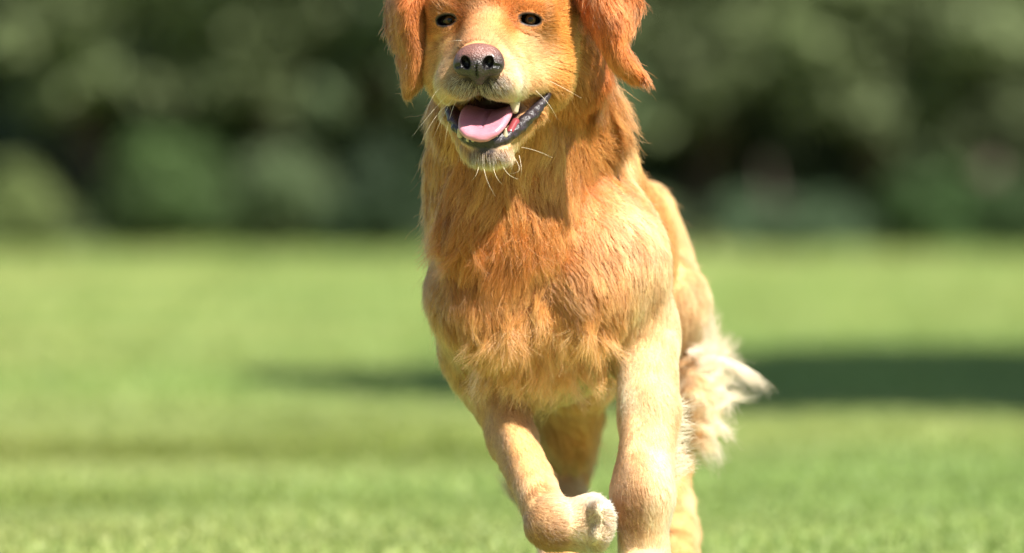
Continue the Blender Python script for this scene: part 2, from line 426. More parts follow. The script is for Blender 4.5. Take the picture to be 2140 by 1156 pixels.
# lower jaw
hC((.3, 2.5, -8.0), (.6, -5.4, -12.1), 3.6, 1.6, k=1.5, L=.016, col=GOLD)
hE(.95, -5.6, -13.1, 2.0, 1.6, .92, k=.8, L=.007, col=WHITE)
for s in (-1, 1): hC((.3 + s * 3.5, 0.5, -8.4), (.45 + s * 1.5, -5.4, -12.1), 1.3, .8, k=1.0, L=.014, col=TAN)
# eyelid mounds
EYES = [(-3.95, .25, -.05), (4.0, .2, .0)]
for e in EYES: hE(e[0], e[1] + .15, e[2], 1.5, 1.28, 1.05, k=2.0, L=.010)
# ears
def row(l, m, r): return [U(*l), U(*m), U(*r)]
ear_r = Sheet([row((1192, -70, .07), (1250, -85, .03), (1325, -60, .08)),
               row((1196, -10, .06), (1265, -20, .005), (1340, 0, .06)),
               row((1222, 40, .04), (1280, 35, .000), (1328, 45, .05)),
               row((1256, 88, .03), (1284, 85, .005), (1306, 88, .045)),
               row((1276, 122, .03), (1298, 120, .01), (1318, 120, .04)),
               row((1302, 148, .03), (1318, 146, .02), (1332, 146, .035)),
               row((1328, 160, .03), (1334, 160, .03), (1338, 158, .03))], .0038, k=.006, col=(.60, .205, .06), L=.019, lift=.14, ear=1)
ear_l = Sheet([row((838, -70, .06), (870, -80, .02), (905, -60, .04)),
               row((818, -5, .06), (850, -10, .01), (886, -5, .035)),
               row((816, 55, .06), (848, 50, .015), (880, 55, .035)),
               row((838, 110, .05), (862, 105, .02), (882, 115, .035)),
               row((848, 160, .045), (860, 158, .03), (874, 160, .035)),
               row((850, 182, .045), (856, 184, .04), (862, 180, .04))], .0045, k=.006, col=(.47, .15, .05), L=.015, lift=.14, ear=1)
NH = len(P)
# neck, trunk
dn = lambda x, y, z: (lambda Q: np.tile([x, y, z], (len(Q), 1)))
def B(*a, **k):
    P.append(Cone(*a, **k))
def BE(*a, **k): P.append(Ell(*a, **k))
B(U(1052, 60, .10), U(1088, 400, .20), .058, .076, k=.04, col=GOLD, L=.030, flow=f_ruff, lift=.22)
B(U(1175, 20, .095), U(1200, 150, .112), .030, .032, k=.03, col=(.40, .10, .022), L=.02, flow=dn(.3, .3, -1), lift=.15)
B(U(960, 240, .14), U(985, 430, .20), .022, .036, k=.03, col=GOLD, L=.030, flow=f_ruff, lift=.22)
B(U(1160, 150, .15), U(1195, 245, .20), .034, .040, k=.035, col=GOLD, L=.038, flow=f_ruff_r, lift=.5)
BE(U(1050, 450, .135), (.052, .029, .062), k=.04, col=RED, L=.036, flow=f_ruff, lift=.28)  # throat: shade under the head put into the darker red
BE(U(1120, 540, .21), (.075, .070, .090), k=.04, col=TAN, L=.034, flow=dn(0, -.1, -1), lift=.22)
BE(U(1042, 615, .175), (.056, .050, .060), k=.024, col=GOLD, L=.030, flow=dn(-.12, -.1, -1), lift=.26)
BE(U(1212, 600, .170), (.046, .050, .055), k=.018, col=GOLD, L=.030, flow=dn(.45, -.1, -1), lift=.28)
BE(U(1110, 690, .24), (.072, .07, .055), k=.03, col=GOLD, L=.038, flow=dn(0, -.1, -1), lift=.25)
BE(U(1130, 600, .38), (.098, .20, .118), k=.04, col=TAN, L=.022, flow=dn(.1, .7, -.6), lift=.12)
B(U(1195, 385, .34), U(1218, 525, .62), .070, .086, k=.05, col=GOLD, L=.020, flow=dn(.1, 1, -.3), lift=.10)
B(U(1215, 530, .62), U(1270, 520, .84), .086, .060, k=.05, col=TAN, L=.018, flow=dn(.1, 1, -.5), lift=.10)
LT = dict(col=TAN, L=.009, flow=dn(.3, 0, -1), lift=.12)
B(U(1040, 800, .245), U(1118, 1030, .118), .013, .010, k=.007, **LT)
# hip bones and thigh, right hind
BE(U(1345, 490, .80), (.036, .07, .058), k=.02, col=TAN, L=.016, flow=dn(.2, .5, -1), lift=.12)
B(U(1350, 560, .80), U(1382, 640, .66), .048, .042, k=.03, col=CREAM, L=.02, flow=dn(.1, .3, -1), lift=.12)
B(U(1382, 640, .66), U(1385, 790, .86), .040, .030, k=.03, col=CREAM, L=.022, flow=dn(0, .5, -1), lift=.15)
B(U(1385, 790, .86), U(1400, 960, .92), .027, .020, k=.02, col=TAN, L=.02, flow=dn(.2, .5, -1), lift=.2)
B(U(1400, 960, .92), U(1412, 1110, .78), .018, .017, k=.02, col=TAN, L=.014, flow=dn(.1, .2, -1), lift=.15)
B(U(1412, 1110, .78), U(1408, 1175, .70), .020, .024, k=.02, col=TAN, L=.012, flow=dn(.1, -.4, -1), lift=.15)
# left hind, reaching under the belly
B(U(1240, 600, .80), U(1195, 730, .66), .062, .052, k=.03, col=GOLD, L=.022, flow=dn(0, .3, -1), lift=.12)
B(U(1195, 730, .66), U(1172, 960, .84), .046, .024, k=.03, col=TAN, L=.03, flow=dn(.2, .5, -1), lift=.25)
B(U(1172, 960, .84), U(1178, 1120, .76), .020, .019, k=.02, col=CREAM, L=.02, flow=dn(.3, .3, -1), lift=.25)
B(U(1178, 1120, .76), U(1168, 1190, .68), .020, .024, k=.02, col=TAN, L=.012, flow=dn(0, -.4, -1), lift=.15)
# right foreleg, straight and about to land
CR2 = (.66, .38, .15)
B(U(1200, 340, .29), U(1258, 540, .20), .044, .048, k=.045, col=CR2, L=.016, flow=dn(.45, .2, -.9), lift=.10)
B(U(1275, 540, .20), U(1338, 700, .235), .052, .036, k=.045, col=CREAM, L=.013, flow=dn(.15, .2, -1), lift=.10)
B(U(1345, 690, .22), U(1356, 860, .17), .033, .0262, k=.025, col=CREAM, L=.011, flow=dn(.1, .1, -1), lift=.13)
B(U(1356, 860, .17), U(1345, 1010, .13), .0268, .0264, k=.02, col=CREAM, L=.010, flow=dn(.25, .1, -1), lift=.13)
BE(U(1342, 1030, .125), (.0240, .026, .034), k=.02, col=CREAM, L=.010, flow=dn(.3, .1, -1), lift=.14)
B(U(1342, 1050, .125), U(1345, 1180, .13), .0250, .025, k=.02, col=CREAM, L=.012, flow=dn(.2, .1, -1), lift=.14)
for i, dx in enumerate((-30, -10, 12, 32)):
    B(U(1345 + dx * .6, 1170, .12), U(1345 + dx, 1245, .075 + .01 * (i in (0, 3))), .014, .0125, k=.008, col=CREAM, L=.008, flow=dn(0, -.6, -1), lift=.12)
    B(U(1345 + dx, 1245, .075 + .01 * (i in (0, 3))), U(1345 + dx, 1288, .055), .0125, .010, k=.006, col=CREAM, L=.006, flow=dn(0, -.6, -1), lift=.1)
LK = dict(col=CREAM, L=.010, flow=dn(.2, .1, -1), lift=.13)
B(U(1325, 750, .195), U(1330, 985, .118), .015, .0115, k=.007, **LK)          # tendon down the front
B(U(1385, 720, .20), U(1372, 930, .165), .014, .010, k=.008, **LK)
for dx in (-32, -6, 22): B(U(1345 + dx, 1065, .112), U(1345 + dx * 1.1, 1170, .118), .0085, .009, k=.005, **LK)
# left foreleg, folded at the wrist
B(U(1015, 420, .30), U(1010, 610, .20), .042, .040, k=.04, col=GOLD, L=.018, flow=dn(-.2, .3, -.9), lift=.10)
B(U(1008, 610, .21), U(1024, 740, .27), .040, .036, k=.04, col=TAN, L=.014, flow=dn(0, .2, -1), lift=.10)
B(U(1020, 730, .28), U(1070, 920, .235), .034, .0225, k=.035, col=TAN, L=.009, flow=dn(.3, 0, -1), lift=.10)
B(U(1070, 920, .215), U(1146, 1078, .10), .0225, .0205, k=.02, col=TAN, L=.009, flow=dn(.35, 0, -1), lift=.10)
BE(U(1150, 1096, .095), (.0215, .022, .0215), k=.015, col=GOLD, L=.009, flow=dn(.7, .2, -.5), lift=.12)
B(U(1170, 1064, .105), U(1230, 1068, .100), .010, .014, k=.008, col=WHITE, L=.017, flow=dn(.8, .1, .4), lift=.45)
B(U(1165, 1100, .10), U(1228, 1100, .098), .0215, .0235, k=.006, col=(.74, .52, .32), L=.012, flow=dn(1, .3, 0), lift=.15)
for i, (dx, dz) in enumerate(((0, -24), (8, -8), (6, 12), (-2, 28))):
    B(U(1230, 1096 + dz * .7, .088), U(1250 + dx, 1098 + dz, .082), .0125, .0112, k=.003, col=CREAM, L=.010, flow=dn(.6, .8, 0), lift=.2)
    B(U(1250 + dx, 1098 + dz, .082), U(1256 + dx, 1094 + dz, .072), .0112, .0095, k=.003, col=WHITE, L=.008, flow=dn(0, 1, .1), lift=.2)
# tail
TAIL = [U(1300, 505, .88), U(1380, 620, .88), U(1435, 740, .70), U(1450, 840, .58), U(1450, 920, .56)]
TR = [.022, .019, .016, .012, .008]
for i in range(4):
    B(TAIL[i], TAIL[i + 1], TR[i], TR[i + 1], k=.015, col=CREAM, L=.028, flow=dn(.6, 0, -.8), lift=.5, tail=1)

# cuts: mouth and eye openings
CUT_M = [Ell(H(.15, -4.6, -9.35), np.array([2.75, 5.2, 1.75]) * cm, RH @ (lambda t: np.array([[1, 0, 0], [0, math.cos(t), -math.sin(t)], [0, math.sin(t), math.cos(t)]]))(math.radians(17)), k=.004),
         Cone(H(1.6, -5.6, -9.3), H(3.9, -2.6, -8.0), 1.45 * cm, .9 * cm, k=.003), Cone(H(3.9, -2.6, -8.0), H(5.7, -.6, -7.0), .9 * cm, .25 * cm, k=.003),
         Cone(H(-1.3, -5.6, -9.3), H(-3.7, -2.8, -8.5), 1.4 * cm, .8 * cm, k=.003), Cone(H(-3.7, -2.8, -8.5), H(-5.0, -1.2, -7.9), .7 * cm, .25 * cm, k=.003),
         Ell(H(.2, -6.8, -9.8), np.array([2.3, 3.0, 1.8]) * cm, RH, k=.003)]
CUT_M += [Cone(H(3.0, -5.0, -9.0), H(5.9, -2.4, -7.1), 1.1 * cm, .45 * cm, k=.002), Cone(H(5.0, -1.6, -7.6), H(6.2, -1.0, -7.0), .6 * cm, .4 * cm, k=.002)]
LIPL = [((5.9, -.5, -7.2), .22), ((5.0, -2.0, -8.7), .60), ((3.9, -4.0, -10.3), .66), ((2.9, -6.0, -11.7), .55), ((.9, -7.7, -12.4), .74), ((-1.2, -6.6, -11.9), .60), ((-2.4, -4.9, -10.5), .72), ((-3.4, -2.9, -8.9), .62)]
_lp = np.array([list(a) + [r] for a, r in LIPL]); _t = np.linspace(0, 7, 29); _lp = np.stack([np.interp(_t, range(8), _lp[:, i]) for i in range(4)], 1)
_lp[:, 2] += .3 * np.clip((-9 - _lp[:, 2]) / 2, 0, 1)
for _ in range(4): _lp[1:-1] = .25 * _lp[:-2] + .5 * _lp[1:-1] + .25 * _lp[2:]
_lp[:, 1] += .4
LIPS = [Cone(H(*_lp[i, :3]), H(*_lp[i + 1, :3]), _lp[i, 3] * cm, _lp[i + 1, 3] * cm, k=.0003) for i in range(28)]
CUT_E = []
for i, e in enumerate(EYES):
    CUT_E.append(Ell(H(e[0] + (.12 if i else -.12), e[1] - 1.1, e[2] - .02), np.array([1.02, 1.3, .50]) * cm, RH @ (lambda t: np.array([[math.cos(t), 0, math.sin(t)], [0, 1, 0], [-math.sin(t), 0, math.cos(t)]]))(math.radians(9 if i else -9)), k=.0015))
    CUT_E.append(Ell(H(*e), np.array([.99, .99, .99]) * cm, RH, k=.001))
prims = P + [ear_r, ear_l]

def axis(lo, a, b, hi, fine, coarse):
    return np.concatenate([np.arange(lo, a, coarse), np.arange(a, b, fine), np.arange(b, hi, coarse)])
AX = [axis(-.18, EYE[0] - .078, EYE[0] + .078, .30, .0016, .0036),
      axis(-.14, -.125, .035, 1.10, .0016, .0040),
      axis(-.03, EYE[2] - .150, EYE[2] + .035, .74, .0016, .0036)]
F = field(AX, prims)
def fcut(F, ax, cuts):
    # union of cuts subtracted with a small blend
    D = field(ax, cuts, init=.3)
    return D
sub = [(EYE[i] - .11 if i != 1 else -.14, EYE[i] + .11 if i != 1 else .06) for i in range(3)]; sub[2] = (EYE[2] - .17, EYE[2] + .05)
sl = tuple(slice(np.searchsorted(AX[i], sub[i][0]), np.searchsorted(AX[i], sub[i][1])) for i in range(3))
axs = [AX[i][sl[i]] for i in range(3)]
DM = field(axs, CUT_M); DE = field(axs, CUT_E)
F[sl] = np.maximum(F[sl], -DE)
F[sl] = -smin(-F[sl], DM, .004)
F[sl] = smin(F[sl], field(axs, LIPS), .003)
V, Q = surface_nets(F, AX); del F
V = relax(V, Q, 1, .5)
_q = HL(V); _m = np.clip((np.maximum(_q[:, 1] - 6, -_q[:, 2] - 17)) / 4, 0, 1)[:, None]
V = (V + _m * (.0014 * vnoise(V * [1, 1, .45], .030, 91, 1) + .0005 * vnoise(V * [1, 1, .5], .011, 92, 1))).astype(np.float32)
print('dog mesh', V.shape, Q.shape, time.time() - T0)

def evalp(prims, X):
    return np.stack([p.d(X[:, 0], X[:, 1], X[:, 2]) for p in prims], 1)
def dcuts(cuts, X): return evalp(cuts, X).min(1)
def attributes(X, prims):
    """blend colour, length, flow and lift of the nearby forms"""
    n = len(X); D = evalp(prims, X); m = D.min(1, keepdims=True); w = np.exp(-(D - m) / .012).astype(np.float32)
    w[w < .02] = 0; w /= w.sum(1, keepdims=True)
    col = w @ np.array([p.kw['col'] for p in prims], np.float32)
    L = w @ np.array([p.kw['L'] for p in prims], np.float32); lift = w @ np.array([p.kw['lift'] for p in prims], np.float32)
    flow = np.zeros((n, 3)); 
    for i, p in enumerate(prims):
        s = w[:, i] > 0
        if not s.any(): continue
        if isinstance(p, Sheet):
            f = p.F[((X[s][:, None] - p.P[None, ::3]) ** 2).sum(-1).argmin(1) * 3]
        else: f = p.kw['flow'](X[s])
        flow[s] += w[s, i][:, None] * f
    return col, L, lift, flow, w
def chunked(X, prims, c=40000):
    out = [attributes(X[i:i + c], prims) for i in range(0, len(X), c)]
    return [np.concatenate(o) for o in zip(*out)]

def skin_zones(X):
    """colour overrides on the face; returns colour mix targets and the fur mask"""
    q = HL(X); head = (np.abs(q[:, 0]) < 9) & (q[:, 1] < 6) & (q[:, 2] > -17)
    dm = np.full(len(X), 9.); de = dm.copy()
    dm[head] = dcuts(CUT_M, X[head]) * 100; de[head] = dcuts(CUT_E, X[head]) * 100
    # the dark lip band is wide on the lower jaw, thin on the upper lip
    lower = dcuts(LIPS, X) * 100
    lip = np.maximum(np.clip(1.2 - dm / .22, 0, 1), np.clip(1.4 - lower / .16, 0, 1))
    inner = np.clip((-q[:, 1] < 6.0) * (.25 - dm) / .2, 0, 1) * (np.abs(q[:, 0]) < 3.4) * (q[:, 1] > -6.4)
    eye = np.clip(1.5 - de / .22, 0, 1)
    for sx, e0 in ((-1, EYES[0]), (1, EYES[1])):          # dark outer and inner corners of the lids
        for (x0, z0), (x1, z1), r0_ in (((.85, 0), (1.7, -.12), .12), ((-.9, -.1), (-1.2, -.35), .12)):
            ax_, az_ = e0[0] + sx * x0, e0[2] + z0; bx_, bz_ = e0[0] + sx * x1, e0[2] + z1
            hh = np.clip(((q[:, 0] - ax_) * (bx_ - ax_) + (q[:, 2] - az_) * (bz_ - az_)) / ((bx_ - ax_) ** 2 + (bz_ - az_) ** 2), 0, 1)
            dd = np.hypot(q[:, 0] - ax_ - hh * (bx_ - ax_), q[:, 2] - az_ - hh * (bz_ - az_))
            eye = np.maximum(eye, np.clip(1.5 - dd / (r0_ * (1 - .7 * hh)), 0, .9) * (q[:, 1] < 3))
    return q, dm, de, lip, inner, eye

def facecol(X, col):
    q, dm, de, lip, inner, eye = skin_zones(X)
    nz = vnoise(X, .02, 31)
    f = (q[:, 1] < 3) & (q[:, 2] > -16)
    # dark peppered skin under the nose, around the chin rim
    pep = np.clip(1.15 - np.linalg.norm((q - [.3, -9.0, -6.3]) / [2.9, 2.6, 1.35], axis=1), 0, 1) * 1.8
    pep = np.maximum(pep, np.clip(1.2 - np.linalg.norm((q - [.9, -7.4, -12.9]) / [2.2, 1.5, .75], axis=1), 0, 1) * 1.3)
    # brow shading painted in as redder marks: along the stop, beside the eyes
    red = np.clip(1.2 - np.linalg.norm((q - [1.9, -1.5, -1.2]) / [.8, 3, 2.3], axis=1), 0, 1) + np.clip(1.2 - np.linalg.norm((q - [-2.2, -1.5, -.3]) / [.9, 3, 2.2], axis=1), 0, 1)
    red += .7 * np.clip(1.2 - np.linalg.norm((q - [2.6, 0, 2.0]) / [1.5, 3, .9], axis=1), 0, 1)
    pale = np.clip(1.2 - np.linalg.norm((q - [4.6, -1, -3.2]) / [2.2, 4, 2.4], axis=1), 0, 1) * .55 + np.clip(1.2 - np.linalg.norm((q - [-.2, -3.5, -.5]) / [1.6, 5, 2.8], axis=1), 0, 1) * .35
    yel = np.clip(1.2 - np.linalg.norm((q - [6.2, 1, -3]) / [1.6, 4, 5], axis=1), 0, 1) * .6  # right cheek alone paler and yellower: its sunlit tone put into the colour
    def mix(c, t, a): a = np.clip(a, 0, 1)[:, None]; return c * (1 - a) + np.array(t) * a
    col = mix(col, (.40, .11, .022), red * .75 * f); col = mix(col, (.66, .40, .19), pale * f); col = mix(col, (.60, .235, .045), yel * f)
    col = mix(col, (.05, .035, .035), pep * f * .9)
    return col, q, dm, de, lip, inner, eye, pep * f

col, L, lift, flow, w = chunked(V, prims)
col, q, dm, de, lip, inner, eye, pepv = facecol(V, col)
V = (V + (np.clip(lip, 0, 1) * (dm > .1))[:, None] * .0007 * vnoise(V, .0035, 95, 2)).astype(np.float32)
base = col * .9
def mixc(c, t, a): return c * (1 - a[:, None]) + np.array(t) * a[:, None]
skin = mixc(base, (.020, .013, .015), np.clip(lip, 0, 1)); skin = mixc(skin, (.045, .012, .014), np.clip(inner, 0, 1)); skin = mixc(skin, (.022, .013, .011), eye); skin = mixc(skin, (.008, .006, .006), eye * np.clip((q[:, 2] + .1) / .25, 0, 1)); skin = mixc(skin, (.008, .006, .006), np.clip(1.6 - de / .07, 0, 1))
wet = np.clip(np.maximum(lip, eye * .8), 0, 1)
g = NT('dog_skin')
a = g.attr('tint'); g.l(a.outputs['Color'], g.b.inputs['Base Color'])
aw = g.attr('wet'); mr = g.n('ShaderNodeMapRange'); g.l(aw.outputs['Fac'], mr.inputs[0])
mr.inputs[3].default_value = .9; mr.inputs[4].default_value = .42; g.l(mr.outputs[0], g.b.inputs['Roughness'])
nb = g.noise(420, 3); bp = g.n('ShaderNodeBump', Strength=.5, Distance=.002); g.l(nb.outputs['Fac'], bp.inputs['Height']); g.l(bp.outputs[0], g.b.inputs['Normal'])
M_skin = g.m
dog = mesh_obj('dog', V, Q, M_skin, attrs={'tint': ('FLOAT_COLOR', np.concatenate([skin, np.ones((len(V), 1))], 1)), 'wet': ('FLOAT', wet)})
tag(dog, 'golden retriever running towards the viewer with open mouth', 'dog')

# ---------------------------------------------------------------- fur
me = dog.data
VN = np.empty(len(V) * 3, np.float32); me.vertex_normals.foreach_get('vector', VN); VN = VN.reshape(-1, 3)

def hairmat(name, coat=False):
    m = bpy.data.materials.new(name); m.use_nodes = True; t = m.node_tree; t.nodes.clear()
    out = t.nodes.new('ShaderNodeOutputMaterial'); a = t.nodes.new('ShaderNodeAttribute'); a.attribute_name = 'tint'
    h = t.nodes.new('ShaderNodeBsdfHairPrincipled'); h.parametrization = 'COLOR'
    h.inputs['Roughness'].default_value = .28; h.inputs['Radial Roughness'].default_value = .55
    h.inputs['IOR'].default_value = 1.5; h.inputs['Random Roughness'].default_value = .1
    t.links.new(a.outputs['Color'], h.inputs['Color'])
    d = t.nodes.new('ShaderNodeBsdfDiffuse'); t.links.new(a.outputs['Color'], d.inputs['Color'])
    if coat:      # the coat lies flat, so it takes light like the body surface under it
        an = t.nodes.new('ShaderNodeAttribute'); an.attribute_name = 'lie'; t.links.new(an.outputs['Vector'], d.inputs['Normal'])
    mx = t.nodes.new('ShaderNodeMixShader'); mx.inputs[0].default_value = .62 if coat else .35
    t.links.new(h.outputs[0], mx.inputs[1]); t.links.new(d.outputs[0], mx.inputs[2])
    t.links.new(mx.outputs[0], out.inputs['Surface']); return m
M_fur = hairmat('fur', True); M_plume = hairmat('plume')

def curves_obj(name, pts, rad, col, parent, mat, lie=None):
    """pts (n,k,3), rad (n,k), col (n,k,3)"""
    n, k, _ = pts.shape
    hc = bpy.data.hair_curves.new(name); hc.add_curves([k] * n)
    hc.attributes['position'].data.foreach_set('vector', pts.astype(np.float32).ravel())
    ra = hc.attributes.get('radius') or hc.attributes.new('radius', 'FLOAT', 'POINT'); ra.data.foreach_set('value', rad.astype(np.float32).ravel())
    ca = hc.attributes.new('tint', 'FLOAT_COLOR', 'POINT')
    c4 = np.concatenate([col, np.ones((n, k, 1))], -1).astype(np.float32); ca.data.foreach_set('color', c4.ravel())
    if lie is not None: hc.attributes.new('lie', 'FLOAT_VECTOR', 'CURVE').data.foreach_set('vector', lie.astype(np.float32).ravel())
    hc.materials.append(mat)
    o = bpy.data.objects.new(name, hc); C.objects.link(o); o.parent = parent; return o

def norm(a): return a / (np.linalg.norm(a, axis=-1, keepdims=True) + 1e-9)
def nearest(pts, guides):
    kd = kdtree.KDTree(len(guides))
    for i, p in enumerate(guides): kd.insert(p, i)
    kd.balance(); f = kd.find
    return np.fromiter((f(p)[1] for p in pts.tolist()), np.int32, len(pts))

def sample_roots(V, Q, N, wv):
    T = np.concatenate([Q[:, [0, 1, 2]], Q[:, [0, 2, 3]]])
    a, b, c = V[T[:, 0]], V[T[:, 1]], V[T[:, 2]]
    ar = np.linalg.norm(np.cross(b - a, c - a), axis=1) * wv[T].mean(1)
    cs = np.cumsum(ar); i = np.searchsorted(cs, np.sort(rng.random(N)) * cs[-1]); i = np.minimum(i, len(T) - 1)
    u, v = rng.random(N), rng.random(N); m = u + v > 1; u[m], v[m] = 1 - u[m], 1 - v[m]
    bar = np.stack([1 - u - v, u, v], 1).astype(np.float32)
    return T[i], bar

bare = np.clip(lip + inner, 0, 1) > .35
bare |= (eye > .5) | (dm < .05)
nose_d = np.linalg.norm((q - [.5, -9.5, -4.2]) / [2.5, 2.0, 1.95], axis=1); bare |= nose_d < 1.0
L = L * np.clip(.25 + de * .9, .3, 1)
dens = 1 / np.clip(L, .009, .05) ** .55
dens *= np.where(VN[:, 1] > .25, .22, 1.0) * np.where(VN[:, 1] > .75, .5, 1)
dens *= np.where(V[:, 1] > .5, .55, 1.0)
headm = (q[:, 1] < 5) & (np.abs(q[:, 0]) < 9) & (q[:, 2] > -16)
dens *= np.where(headm & (VN[:, 1] < .4), 1.9, 1)
dens *= 1 - .55 * np.clip(pepv, 0, 1)
dens = np.where(bare, 0, dens)
NF = 560000
T, bar = sample_roots(V, Q, NF, dens)
def ip(A): return (A[T] * (bar[..., None] if A.ndim > 1 else bar)).sum(1)
R0, N0 = ip(V), norm(ip(VN))
fc, fL, flift, fflow, fw = ip(col), ip(L), ip(lift), ip(flow), None
earw = ip(w[:, -2] + w[:, -1]); tailw = ip(w[:, NH:-2][:, [i for i, p in enumerate(P[NH:]) if p.kw.get('tail')]].sum(1))
legm = np.clip((U(0, 760, .2)[2] - R0[:, 2]) / .02, 0, 1)
K = 7; S = np.linspace(0, 1, K)
def grow(R0, N0, flow, L, lift, seed_clump, curl):
    """one bent strand per root: out along the lie, sagging to the flow, with waves shared by neighbours"""
    t = flow + .16 * vnoise(R0, .030, 41) + .12 * vnoise(R0, .010, 42) * (L[:, None] > .012)
    t = norm(t - (t * N0).sum(1, keepdims=True) * N0)
    d0 = norm(t * (1 - lift[:, None]) + N0 * (lift[:, None] * 1.25 + .06))
    d1 = norm(t + N0 * .04 + flow * .25)
    pts = np.empty((len(R0), K, 3)); pts[:, 0] = R0 - N0 * .0006
    p = pts[:, 0].copy()
    side = np.cross(N0, t); ph = vnoise(R0, .02, seed_clump)[:, 0] * 3
    for i in range(1, K):
        s = (i - .5) / (K - 1)
        d = d0 * (1 - s) + d1 * s + side * (curl * np.sin(ph + s * 5.0))[:, None]
        p = p + norm(d) * (L / (K - 1))[:, None]; pts[:, i] = p
    return pts
Lr = fL * np.clip(1 + .18 * rng.normal(size=NF), .45, 1.6)
# long feathering behind the forelegs' upper part and ragged clump lengths
cl_n = vnoise(R0, .012, 77)[:, 0]
long_ = np.clip((fL - .018) / .02, 0, 1)
Lr *= 1 + .28 * cl_n * long_
curl = .12 + .30 * long_ + .5 * tailw
pts = grow(R0, N0, fflow, Lr, np.clip(flift, .05, .6), 51, curl)
# clumping, two scales
for frac, amt, pw in ((60, .68, 1.2), (420, .42, 1.5), (2600, .25, 1.8)):
    gi = np.nonzero(rng.random(NF) < np.where(np.linalg.norm(HL(R0) - [0, 0, -4], axis=1) < 11, .14, 1.0) / frac)[0]
    near = nearest(R0, R0[gi].tolist()); G = pts[gi][near]
    same = np.exp(-np.linalg.norm(R0 - G[:, 0], axis=1) / np.maximum(fL * (.5 if frac < 100 else 1.0), .004))
    a_ = (amt * (.65 + .35 * long_) * same * rng.uniform(.6, 1.2, NF))[:, None, None] * (S ** pw)[None, :, None]
    a_ = np.clip(a_, 0, .95)
    lenr = (Lr / Lr[gi][near])[:, None, None]
    tgt = G[:, :1] + (G - G[:, :1]) * np.clip(lenr, .5, 1.5)
    pts = pts * (1 - a_) + tgt * a_
    if frac == 60: clump_id = near; cg = rng.normal(size=len(gi))
pts[:, 1:] += rng.normal(size=(NF, K - 1, 3)) * (Lr * .016)[:, None, None]
fly = rng.random(NF) < .02; pts[fly, 1:] += (rng.normal(size=(fly.sum(), 1, 3)) * (Lr[fly] * .22)[:, None, None]) * (S[1:] ** 1.5)[None, :, None]
streak = vnoise(R0 * [1, 1, .6], .010, 61)[:, :1] * .10 + vnoise(R0, .035, 62)[:, :1] * .09
fc = fc * (1 + streak * [.7, 1.25, 1.7])
fc0 = fc; fc, *_r = facecol(R0, fc * (1 + np.where(fL < .014, np.where(R0[:, 1] < .07, .17, .08), .17) * np.clip(cg[clump_id], -1.2, 1.5) + .14 * rng.normal(size=NF))[:, None])
wp = (rng.random(NF) < .62 * np.clip(_r[-1] * 1.5, 0, 1)); fc[wp] = np.array([.66, .55, .42]) * rng.uniform(.6, 1.15, (wp.sum(), 1))
fc = np.clip(fc, .01, .9)
for (px, py, Y), rr_x, rr_z, cc, aa in (((1308, 1062, .12), .014, .020, (.30, .12, .04), .8), ((1312, 940, .14), .012, .045, (.50, .23, .075), .7), ((1130, 1118, .09), .024, .013, (.36, .15, .045), .7),  # coat colour spots; brown along the right foreleg's left side paints shade
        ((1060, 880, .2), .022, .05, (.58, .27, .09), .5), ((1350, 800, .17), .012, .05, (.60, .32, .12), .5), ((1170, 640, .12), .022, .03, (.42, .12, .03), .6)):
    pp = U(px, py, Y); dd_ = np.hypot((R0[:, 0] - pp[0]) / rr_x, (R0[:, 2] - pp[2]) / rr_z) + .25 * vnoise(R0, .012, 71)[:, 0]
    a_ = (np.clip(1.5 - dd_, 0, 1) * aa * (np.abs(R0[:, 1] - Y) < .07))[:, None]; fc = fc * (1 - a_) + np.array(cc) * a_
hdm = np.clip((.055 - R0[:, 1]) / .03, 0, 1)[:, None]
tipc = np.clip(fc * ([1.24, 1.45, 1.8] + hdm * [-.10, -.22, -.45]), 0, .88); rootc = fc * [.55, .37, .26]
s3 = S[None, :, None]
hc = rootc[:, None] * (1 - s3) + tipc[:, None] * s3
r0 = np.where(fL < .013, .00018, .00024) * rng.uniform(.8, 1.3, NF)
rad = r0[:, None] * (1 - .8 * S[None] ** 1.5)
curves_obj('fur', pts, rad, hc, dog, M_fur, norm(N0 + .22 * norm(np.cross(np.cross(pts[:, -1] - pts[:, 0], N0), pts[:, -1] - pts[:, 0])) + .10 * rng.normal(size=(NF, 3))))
print('fur', time.time() - T0)

# tail plume: long curled locks streaming to the right
def locks(name, roots, dirs, L, n_per, colr, curlv, spread=.006, r=.00022, seed=5, up=None):
    r_ = np.random.default_rng(seed); k = 12; s = np.linspace(0, 1, k); out = []; cc = []
    for rt, d, l, cv in zip(roots, dirs, L, curlv):
        d = norm(np.array(d, float)); cv = np.array(cv, float)
        base = np.zeros((k, 3)); dd = d.copy(); p = np.zeros(3)
        for i in range(1, k): dd = norm(dd + cv * (1.0 / k) * (1 + s[i])); p = p + dd * l / (k - 1); base[i] = p
        n = n_per; off = r_.normal(size=(n, 1, 3)) * spread
        flare = r_.normal(size=(n, 1, 3)) * spread * 1.4
        q = rt + off * (1 - .75 * np.sin(s * np.pi * .5)[None, :, None]) + base[None] * r_.uniform(.65, 1.08, (n, 1, 1)) + flare * (s ** 2.2)[None, :, None]
        out.append(q); cc.append(np.clip(np.array(colr) * r_.uniform(.8, 1.15, (n, 1)), 0, .9))
    q = np.concatenate(out); c = np.concatenate(cc)
    rad = np.full((len(q), k), r) * (1 - .75 * s[None] ** 1.5)
    return q, rad, np.repeat(c[:, None], k, 1)
tp = []; td = []; tl = []; tcv = []
TL = np.array(TAIL)
